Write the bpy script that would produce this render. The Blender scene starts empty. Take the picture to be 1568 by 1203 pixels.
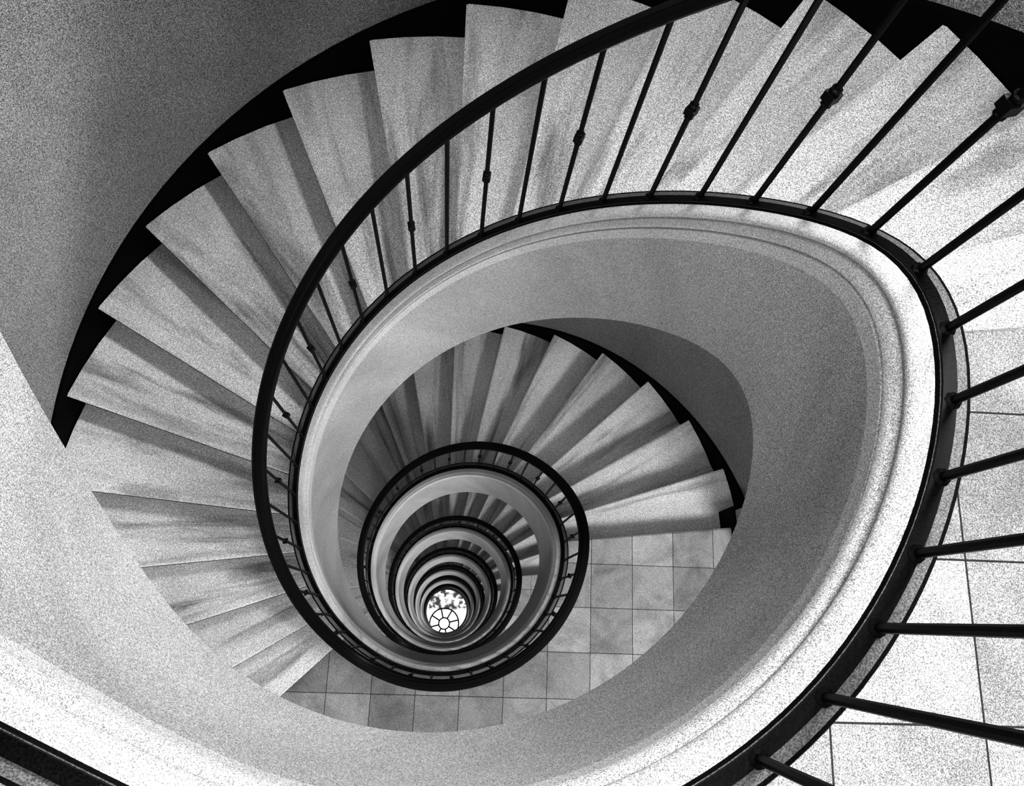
import bpy, math, random
import numpy as np
from mathutils import Matrix, Vector
random.seed(4)
# ------------------------------------------------------------------ parameters
RIS=0.165; N=19; H=N*RIS
Rh=.4719; Ro=1.3117; hr=.8847; hc=.3161; Ri=.4072; D=.0876
da=.2106; a0=3.8757; Rf=.4652; S1=2.3643; S2=.1643; W=.4944
T=2*math.pi/da
Rw=Ro+.018
RL=2.15
LMIN=-6
TEND=T+10.5          # end of the modelled part of the flight above
TSTART=LMIN*T-0.6
def sp(x,w): return w*np.logaddexp(0,x/w)
def ramp(t,w=W,s1=0,s2=0):
    L=math.floor((t+1+(T-N)/2)/T); s=(t+1)-L*T
    k=N/(N+s2-s1)
    return float(RIS*(N*L+k*(sp(s-s1,w)-sp(s-N-s2,w))))
def xy(r,t):
    th=a0-t*da
    return (r*math.cos(th),r*math.sin(th))
def P(r,t,z):
    x,y=xy(r,t); return (x,y,z)
# ------------------------------------------------------------------ materials
def new_mat(name):
    m=bpy.data.materials.new(name);m.use_nodes=True
    nt=m.node_tree;b=nt.nodes['Principled BSDF']
    return m,nt,b
def ramp_node(nt,stops):
    r=nt.nodes.new('ShaderNodeValToRGB')
    e=r.color_ramp.elements
    e[0].position=stops[0][0];e[0].color=(*[stops[0][1]]*3,1)
    e[1].position=stops[-1][0];e[1].color=(*[stops[-1][1]]*3,1)
    for p,c in stops[1:-1]:
        q=e.new(p);q.color=(c,c,c,1)
    return r
def mul(nt,a,b,fac=1.0):
    m=nt.nodes.new('ShaderNodeMix');m.data_type='RGBA';m.blend_type='MULTIPLY'
    m.inputs[0].default_value=fac
    nt.links.new(a,m.inputs[6]);nt.links.new(b,m.inputs[7])
    return m.outputs[2]
def noise(nt,vec,scale,detail=2,rough=.5,dist=0):
    n=nt.nodes.new('ShaderNodeTexNoise');n.inputs['Scale'].default_value=scale
    n.inputs['Detail'].default_value=detail;n.inputs['Roughness'].default_value=rough
    n.inputs['Distortion'].default_value=dist
    nt.links.new(vec,n.inputs['Vector']);return n.outputs['Fac']
def speckle(nt,obj,scale,lo,hi=1.0,a=.38,b=.62):
    mp=nt.nodes.new('ShaderNodeMapping');mp.inputs['Rotation'].default_value=(.61,.83,.37)
    nt.links.new(obj,mp.inputs[0]);obj=mp.outputs[0]
    n=noise(nt,obj,scale,1,.6)
    r=ramp_node(nt,[(a,lo),(b,hi)]);nt.links.new(n,r.inputs[0])
    n2=noise(nt,obj,scale*.42,1,.6)
    r2=ramp_node(nt,[(a,.64+.36*lo),(b,1)]);nt.links.new(n2,r2.inputs[0])
    return mul(nt,r.outputs[0],r2.outputs[0])
def plaster(name,base,gscale,lo,blotch=.75):
    m,nt,b=new_mat(name)
    tc=nt.nodes.new('ShaderNodeTexCoord');o=tc.outputs['Object']
    n=noise(nt,o,2.2,4,.6,.6)
    r=ramp_node(nt,[(.3,base*blotch),(.7,base)]);nt.links.new(n,r.inputs[0])
    c=mul(nt,r.outputs[0],speckle(nt,o,gscale,lo))
    nt.links.new(c,b.inputs['Base Color']);b.inputs['Roughness'].default_value=.85
    b.inputs['Specular IOR Level'].default_value=.15
    return m
M_wall=plaster('wall_speckled_plaster',.44,440,.10)
M_shell=plaster('stringer_plaster',.46,800,.24,.66)
M_soffit=plaster('soffit_plaster',.5,300,.5)
M_mould=plaster('moulding_plaster',.57,900,.28,.8)
def simple(name,c,rough,spec=.5,metal=0,gs=None,lo=.3):
    m,nt,b=new_mat(name)
    tc=nt.nodes.new('ShaderNodeTexCoord')
    s=speckle(nt,tc.outputs['Object'],gs or 500,lo)
    rgb=nt.nodes.new('ShaderNodeRGB');rgb.outputs[0].default_value=(c,c,c,1)
    nt.links.new(mul(nt,rgb.outputs[0],s),b.inputs['Base Color'])
    b.inputs['Roughness'].default_value=rough;b.inputs['Specular IOR Level'].default_value=spec
    b.inputs['Metallic'].default_value=metal
    return m
M_iron=simple('black_iron',.003,.45,.05)
M_rail=simple('black_lacquered_rail',.003,.4,.06)
M_base=simple('black_stone_and_joint_shade',.003,.8,.04)
M_riser=simple('shaded_riser_stone',.008,.8,.05)  # near-black: shadow below the nosings put into the riser colour
M_curbtop=simple('curb_top_stone',.10,.6,.2,gs=700)
def tread_mat():
    m,nt,b=new_mat('veined_marble_tread')
    uv=nt.nodes.new('ShaderNodeUVMap')
    tc=nt.nodes.new('ShaderNodeTexCoord')
    mp=nt.nodes.new('ShaderNodeMapping');mp.inputs['Scale'].default_value=(.8,8,1);mp.inputs['Rotation'].default_value=(0,0,.16)
    nt.links.new(uv.outputs[0],mp.inputs[0])
    n=noise(nt,mp.outputs[0],1.5,5,.57,.7)
    r=ramp_node(nt,[(.30,.28),(.40,.62),(.49,.92),(.66,1.0),(.8,.62)]);nt.links.new(n,r.inputs[0])
    n2=noise(nt,tc.outputs['Object'],3.0,3,.5,.4)
    r2=ramp_node(nt,[(.3,.78),(.65,1.0)]);nt.links.new(n2,r2.inputs[0])
    c=mul(nt,r.outputs[0],r2.outputs[0])
    c=mul(nt,c,speckle(nt,tc.outputs['Object'],540,.22))
    nt.links.new(c,b.inputs['Base Color']);b.inputs['Roughness'].default_value=.6
    b.inputs['Specular IOR Level'].default_value=.2
    return m
M_tread=tread_mat()
def tile_mat():
    m,nt,b=new_mat('stone_floor_tiles')
    tc=nt.nodes.new('ShaderNodeTexCoord')
    mp=nt.nodes.new('ShaderNodeMapping');mp.inputs['Location'].default_value=(.084,.03,0);mp.inputs['Rotation'].default_value=(0,0,.03)
    nt.links.new(tc.outputs['Object'],mp.inputs[0])
    br=nt.nodes.new('ShaderNodeTexBrick');br.offset=0.0;br.squash=1
    br.inputs['Color1'].default_value=(.50,.50,.50,1);br.inputs['Color2'].default_value=(.29,.29,.29,1)
    br.inputs['Mortar'].default_value=(.02,.02,.02,1)
    br.inputs['Scale'].default_value=1;br.inputs['Mortar Size'].default_value=.0013
    br.inputs['Brick Width'].default_value=.175;br.inputs['Row Height'].default_value=.175
    nt.links.new(mp.outputs[0],br.inputs['Vector'])
    n=noise(nt,tc.outputs['Object'],7,5,.6,.9)
    r=ramp_node(nt,[(.35,.6),(.6,1)]);nt.links.new(n,r.inputs[0])
    c=mul(nt,br.outputs['Color'],r.outputs[0]);c=mul(nt,c,speckle(nt,tc.outputs['Object'],750,.26))
    nt.links.new(c,b.inputs['Base Color']);b.inputs['Roughness'].default_value=.7
    b.inputs['Specular IOR Level'].default_value=.2
    return m
M_tile=tile_mat()
# ------------------------------------------------------------------ mesh helpers
def make_obj(name,V,F,mats,midx=None,uvs=None,smooth=False,parent=None,ang=35):
    me=bpy.data.meshes.new(name);me.from_pydata(V,[],F)
    for m in mats: me.materials.append(m)
    if midx: me.polygons.foreach_set('material_index',midx)
    if uvs:
        l=me.uv_layers.new(name='UVMap')
        idx=np.zeros(len(me.loops),dtype=np.int32);me.loops.foreach_get('vertex_index',idx)
        l.data.foreach_set('uv',np.array(uvs,dtype=np.float32)[idx].ravel())
    if smooth:
        me.polygons.foreach_set('use_smooth',[True]*len(me.polygons))
        me.set_sharp_from_angle(angle=math.radians(ang))
    me.update()
    o=bpy.data.objects.new(name,me);bpy.context.collection.objects.link(o)
    if parent: o.parent=parent
    return o
def empty(name):
    e=bpy.data.objects.new(name,None);bpy.context.collection.objects.link(e);return e
def sweep(name,ts,prof,mats,mfn=None,closed=True,parent=None,smooth=True):
    V=[];F=[];mi=[]
    n=None
    for a,t in enumerate(ts):
        pr=prof(t);n=len(pr)
        V+=[P(r,t,z) for r,z in pr]
    m=n if closed else n-1
    for a in range(len(ts)-1):
        for j in range(m):
            k=(j+1)%n
            F.append((a*n+j,a*n+k,(a+1)*n+k,(a+1)*n+j));mi.append(mfn(j) if mfn else 0)
    if closed:
        F.append(tuple(range(n)));mi.append(0)
        b=(len(ts)-1)*n;F.append(tuple(b+j for j in reversed(range(n))));mi.append(0)
    return make_obj(name,V,F,mats,mi,None,smooth,parent)
def lin(a,b,step):
    n=max(2,int(math.ceil((b-a)/step))+1);return list(np.linspace(a,b,n))
stair=empty('spiral_staircase')
railing=empty('stair_railing');railing.parent=stair
# ------------------------------------------------------------------ stringer shell with mouldings
def zc(t): return ramp(t)+hc
def zb(t): return ramp(t,.6,S1,S2)-D
def prof_shell(t):
    c=zc(t);b=zb(t);f=Rf
    top=[(f+.020,b),(f+.020,c-.004),(f+.018,c),(f+.015,c),(f-.010,c),(f-.012,c-.006)]
    roll=[(f-.014+ -.018*math.sin(a),c-.008-.015*(1-math.cos(a))) for a in np.linspace(.15,math.pi*.58,7)]
    x,z=roll[-1]
    m2=[(x+.004,z-.006),(x+.004,z-.012),(x-.002,z-.015),(x-.006,z-.022),(x-.007,z-.030),(x-.002,z-.034),(x-.002,z-.040),(x-.005,z-.042)]
    x,z=m2[-1]
    h=z-b
    sh=[]
    for q in np.linspace(.08,1,9):
        sh.append((x+(Ri-x)*(q**.8)+.006*math.sin(math.pi*q),z-h*q))
    return top+roll+m2+sh
def mf(j):
    if j<=2: return 2  # outer curb edge painted black as the joint shadow at the floor
    if j<=3: return 1
    if j<=4: return 2
    if j<=20: return 3
    return 0
sweep('stringer',lin(TSTART,TEND,.2),prof_shell,[M_shell,M_curbtop,M_base,M_mould],mf,True,stair)
# outer radius of the stairwell as function of t (landing bays are deeper)
def in_land(t):
    L=math.floor((t+.3)/T);s=t-L*T
    return s>18.35
# soffit / slab underside
V=[];F=[]
ts=lin(TSTART,TEND,.2)
for a,t in enumerate(ts):
    ro=RL if in_land(t) else Rw
    z=zb(t)
    V+=[P(Ri,t,z),P(Rf+.02,t,z-.012),P(Ro*.7,t,z-.01),P(ro,t,z)]
for a in range(len(ts)-1):
    for j in range(3): F.append((a*4+j,a*4+j+1,(a+1)*4+j+1,(a+1)*4+j))
make_obj('soffit',V,F,[M_soffit],smooth=True,parent=stair)
# ------------------------------------------------------------------ treads & risers
V=[];F=[];mi=[];UV=[]
rs=[Rf+.015,.70,1.0,Ro]
def add_tread(i,L):
    z=RIS*i+H*L;t0=(i-1)+L*T;t1=t0+1.12
    off=random.uniform(0,60)
    cols=[t0,t0+.03,t0+.35,t0+.7,t1]
    b=len(V);nr=len(rs);nc=len(cols)
    for ci,t in enumerate(cols):
        for r in rs:
            zz=z-.004 if ci==0 else z
            V.append(P(r,t,zz));UV.append((r+off,(t-t0)*da*.9+off))
    for ci in range(nc-1):
        for j in range(nr-1):
            F.append((b+ci*nr+j,b+ci*nr+j+1,b+(ci+1)*nr+j+1,b+(ci+1)*nr+j));mi.append(0)
    b2=len(V)
    for r in rs: V.append(P(r,t0,z-.028));UV.append((r+off,off))
    for j in range(nr-1): F.append((b+j,b2+j,b2+j+1,b+j+1));mi.append(1)  # front lip takes the dark riser colour to draw the shadow line
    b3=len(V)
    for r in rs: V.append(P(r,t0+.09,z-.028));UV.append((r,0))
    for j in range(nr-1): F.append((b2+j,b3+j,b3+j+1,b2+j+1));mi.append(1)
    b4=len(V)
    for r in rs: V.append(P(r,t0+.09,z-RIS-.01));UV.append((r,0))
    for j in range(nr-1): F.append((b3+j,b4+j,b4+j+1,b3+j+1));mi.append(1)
    n=len(V)
    V.append(P(Ro,t0,z-.028));V.append(P(Ro,t1,z-.028));UV.append((0,0));UV.append((0,0))
    F.append((b+nr-1,n,n+1,b+(nc-1)*nr+nr-1));mi.append(0)
for L in range(LMIN,1):
    for i in range(1,N): add_tread(i,L)
for i in range(1,11): add_tread(i,1)
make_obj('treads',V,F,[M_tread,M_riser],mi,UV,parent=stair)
# ------------------------------------------------------------------ landings
for L in range(LMIN+1,2):
    V=[];F=[];mi=[]
    z=H*L;t0=(L-1)*T+18;t1=L*T+.12
    ts=[t0,t0+.03]+lin(t0+.09,t1,.25)
    for k,t in enumerate(ts):
        ro=RL if (t-(L-1)*T)>18.35 and (t-(L-1)*T)<T-.3 else Rw
        zz=z-.004 if k==0 else z
        V+=[P(Rf+.015,t,zz),P(Ro*.7,t,zz),P(ro,t,zz)]
    for a in range(len(ts)-1):
        for j in range(2): F.append((a*3+j,a*3+j+1,(a+1)*3+j+1,(a+1)*3+j));mi.append(0)
    b=len(V)
    V+=[P(Rf+.015,t0,z-.028),P(Ro*.7,t0,z-.028),P(Rw,t0,z-.028)]
    V+=[P(Rf+.015,t0+.09,z-.028),P(Ro*.7,t0+.09,z-.028),P(Rw,t0+.09,z-.028)]
    V+=[P(Rf+.015,t0+.09,z-RIS),P(Ro*.7,t0+.09,z-RIS),P(Rw,t0+.09,z-RIS)]
    for j in range(2):
        F.append((j,b+j,b+j+1,j+1));mi.append(1)
        F.append((b+j,b+3+j,b+4+j,b+j+1));mi.append(1)
        F.append((b+3+j,b+6+j,b+7+j,b+4+j));mi.append(1)
    make_obj('landing_tiles',V,F,[M_tile,M_riser],mi,parent=stair)
# ------------------------------------------------------------------ walls
cont=[]
for t in lin(-.3,18.35,.25): cont.append((Rw,t))
for t in lin(18.35,T-.3,.25): cont.append((RL,t))
ZT=4.9;ZB=H*LMIN
V=[];F=[]
n=len(cont)
for r,t in cont: V+=[P(r,t,ZB),P(r,t,ZT)]
for j in range(n):
    k=(j+1)%n;F.append((2*j,2*k,2*k+1,2*j+1))
make_obj('wall_stairwell',V,F,[M_wall],smooth=True,ang=30)
# pilasters at the head of each flight
pil=empty('wall_pilasters')
for L in range(LMIN,1):
    V=[];F=[]
    z0=H*(L+1)-.35;z1=min(H*(L+2)-.3,ZT)
    q=[(1.245,17.75),(1.245,18.42),(1.45,18.42),(1.36,17.75)]
    for r,t in q: V+=[P(r,t+L*T,z0),P(r,t+L*T,z1)]
    F=[(2*j,2*((j+1)%4),2*((j+1)%4)+1,2*j+1) for j in range(4)]+[(1,3,5,7),(0,2,4,6)]
    make_obj('pilaster',V,F,[M_wall],parent=pil)
    V=[];zt=H*(L+1)+.06
    q=[(1.235,17.68),(1.235,18.48),(1.46,18.48),(1.37,17.68)]
    for r,t in q: V+=[P(r,t+L*T,z0),P(r,t+L*T,zt)]
    make_obj('pilaster_base',V,F,[M_base],parent=pil)
# ------------------------------------------------------------------ baseboards
bb=empty('baseboard_stairwell')
for L in range(LMIN,2):
    te=18.0 if L<1 else 10
    def pf(t,L=L):
        s=t-L*T
        z=RIS*(s+1)+H*L+.035
        if L<1: z=min(z,H*(L+1)+.08)
        z=max(z,H*L+.08)
        return [(Rw-.014,z-.35),(Rw-.014,z-.003),(Rw-.010,z),(Rw+.002,z)]
    sweep('skirting_flight',lin(L*T-.3,L*T+te,.25),pf,[M_base],closed=False,parent=bb,smooth=False)
    if L<1:
        zz=H*(L+1)
        sweep('skirting_landing',lin(L*T+18.36,L*T+T-.31,.3),lambda t:[(RL-.014,zz),(RL-.014,zz+.08),(RL,zz+.08)],[M_base],closed=False,parent=bb,smooth=False)
# ------------------------------------------------------------------ railing
def prof_rail(t):
    c=ramp(t)+hr;w=.0182
    return [(Rh-w*.8,c-.028),(Rh-w,c-.020),(Rh-w,c-.008),(Rh-w*.75,c-.001),(Rh-w*.35,c),(Rh-w*.28,c+.003),(Rh+w*.28,c+.003),(Rh+w*.35,c),(Rh+w*.75,c-.001),(Rh+w,c-.008),(Rh+w,c-.020),(Rh+w*.8,c-.028)]
sweep('handrail',lin(TSTART,TEND,.2),prof_rail,[M_rail],parent=railing)
sweep('base_bar',lin(TSTART,TEND,.2),lambda t:[(Rf-.009,zc(t)-.003),(Rf-.009,zc(t)+.004),(Rf+.004,zc(t)+.004),(Rf+.004,zc(t)-.003)],[M_iron],parent=railing)
V=[];F=[]
j0=int(math.floor((TSTART+.3-16.62)/.7235))+1;j1=int(math.floor((TEND-.2-16.62)/.7235))
R0=.0042
plain=[(0,.008),(.012,.008),(.016,R0),(1,R0)]
# (height fraction, radius, square section?)
knob=[(0,.008),(.012,.008),(.016,R0),(.470,R0),(.472,.0066),(.479,.0066),(.481,.0050),(.486,.0050),(.487,.0072,1),(.515,.0072,1),(.516,.0050),(.521,.0050),(.523,.0066),(.530,.0066),(.532,R0),(1,R0)]
for j in range(j0,j1+1):
    t=16.62+.7235*j
    if t>26: t+=.10
    if t>TEND-.1: continue
    zA=zc(t)-.002;zB=ramp(t)+hr-.01
    pr=knob if j%2 else plain
    b=len(V);ns=8
    ang0=a0-t*da
    for row in pr:
        f,rad=row[0],row[1];sq=len(row)>2
        R=Rf+(Rh-Rf)*f;x,y=xy(R,t);z=zA+(zB-zA)*f
        for s in range(ns):
            A=2*math.pi*s/ns
            rr=rad/max(abs(math.cos(A)),abs(math.sin(A))) if sq else rad
            A+=ang0
            V.append((x+rr*math.cos(A),y+rr*math.sin(A),z))
    for a in range(len(pr)-1):
        for s in range(ns):
            s2=(s+1)%ns
            F.append((b+a*ns+s,b+a*ns+s2,b+(a+1)*ns+s2,b+(a+1)*ns+s))
make_obj('balusters',V,F,[M_iron],parent=railing)
# ------------------------------------------------------------------ ground floor with roundel
def disk(name,r,z,mat,n=64,cx=0,cy=0):
    V=[(cx+r*math.cos(2*math.pi*k/n),cy+r*math.sin(2*math.pi*k/n),z) for k in range(n)]
    return make_obj(name,V,[tuple(range(n))],[mat])
disk('floor',2.3,ZB,M_tile,96)
ring=empty('floor_roundel')
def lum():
    m,nt,b=new_mat('glowing_floor_glass');b.inputs['Base Color'].default_value=(.9,.9,.9,1)  # glow put into the floor disc itself; no lamp stands behind it
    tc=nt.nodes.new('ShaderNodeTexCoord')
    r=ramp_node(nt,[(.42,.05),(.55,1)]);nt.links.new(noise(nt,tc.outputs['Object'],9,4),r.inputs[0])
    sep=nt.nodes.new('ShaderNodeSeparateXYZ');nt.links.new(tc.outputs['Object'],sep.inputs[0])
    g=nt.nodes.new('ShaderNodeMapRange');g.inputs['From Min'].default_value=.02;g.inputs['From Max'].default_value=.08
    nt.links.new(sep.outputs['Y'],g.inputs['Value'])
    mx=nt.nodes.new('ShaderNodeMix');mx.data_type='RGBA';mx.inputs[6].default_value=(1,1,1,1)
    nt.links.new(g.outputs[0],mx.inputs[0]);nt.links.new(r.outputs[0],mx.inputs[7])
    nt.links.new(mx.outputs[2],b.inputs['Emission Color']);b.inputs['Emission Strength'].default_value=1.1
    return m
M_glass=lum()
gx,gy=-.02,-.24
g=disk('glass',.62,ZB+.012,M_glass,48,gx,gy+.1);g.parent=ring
V=[];F=[]
def bar(x0,y0,x1,y1,w,z0,z1):
    d=Vector((x1-x0,y1-y0,0)).normalized();nn=Vector((-d.y,d.x,0))*w
    b=len(V)
    for z in (z0,z1):
        for px,py in ((x0,y0),(x1,y1)):
            V.append((px+nn.x,py+nn.y,z));V.append((px-nn.x,py-nn.y,z))
    F.extend([(b+4,b+5,b+7,b+6),(b,b+4,b+6,b+2),(b+1,b+3,b+7,b+5),(b,b+1,b+5,b+4),(b+2,b+6,b+7,b+3)])
for k in range(8):
    A=2*math.pi*(k+.3)/8
    bar(gx+.12*math.cos(A),gy+.12*math.sin(A),gx+.32*math.cos(A),gy+.32*math.sin(A),.014,ZB+.01,ZB+.03)
for rr in (.12,.32):
    for k in range(24):
        A=2*math.pi*k/24;B=2*math.pi*(k+1)/24
        bar(gx+rr*math.cos(A),gy+rr*math.sin(A),gx+rr*math.cos(B),gy+rr*math.sin(B),.014,ZB+.01,ZB+.03)
make_obj('glazing_bars',V,F,[M_iron],parent=ring)
# ------------------------------------------------------------------ lights
def area(name,loc,target,size,power,shape='DISK'):
    l=bpy.data.lights.new(name,'AREA');l.shape=shape;l.size=size;l.energy=power
    o=bpy.data.objects.new(name,l);o.location=loc
    o.rotation_euler=(Vector(target)-Vector(loc)).to_track_quat('-Z','Y').to_euler()
    bpy.context.collection.objects.link(o);return o
area('stringer_fill',(1.25,1.2,5.85),(-.2,-.1,1.5),.7,340)
area('stringer_fill',(-.6,-.7,6.8),(.1,.1,0),1.6,200)  # fill light added on the opposite side to lift the dark stringer faces
for L in range(LMIN,1):  # unseen fill lights added over each landing to brighten the lower levels
    z=H*(L+1)
    for tt,pw,zz in ((20.6,170,1.9),(26.5,85,1.9)):
        if L==0: pw*=.05
        x,y=xy(1.7,L*T+tt)
        p=bpy.data.lights.new('landing_fill','POINT');p.energy=pw;p.shadow_soft_size=.2
        o=bpy.data.objects.new('landing_fill',p);o.location=(x,y,z+zz);bpy.context.collection.objects.link(o)
w=bpy.data.worlds.new('World');bpy.context.scene.world=w;w.use_nodes=True
w.node_tree.nodes['Background'].inputs[0].default_value=(.8,.8,.8,1)
w.node_tree.nodes['Background'].inputs[1].default_value=.95
# ------------------------------------------------------------------ camera
cam=bpy.data.cameras.new('camera');cam.sensor_width=36;cam.lens=36*1500/1568
cam.shift_x=-(826.82-784)/1568;cam.shift_y=(406.37-601.5)/1568
cam.clip_start=.02;cam.clip_end=100
co=bpy.data.objects.new('camera',cam);bpy.context.collection.objects.link(co)
co.matrix_world=Matrix.Translation((.0113,-.2951,4.27))@Matrix.Rotation(-.0903,4,'Y')@Matrix.Rotation(.3526,4,'X')
bpy.context.scene.camera=co
bpy.context.scene.view_settings.view_transform='Standard'
try: bpy.context.scene.view_settings.look='Medium High Contrast'
except Exception as e: print(e)
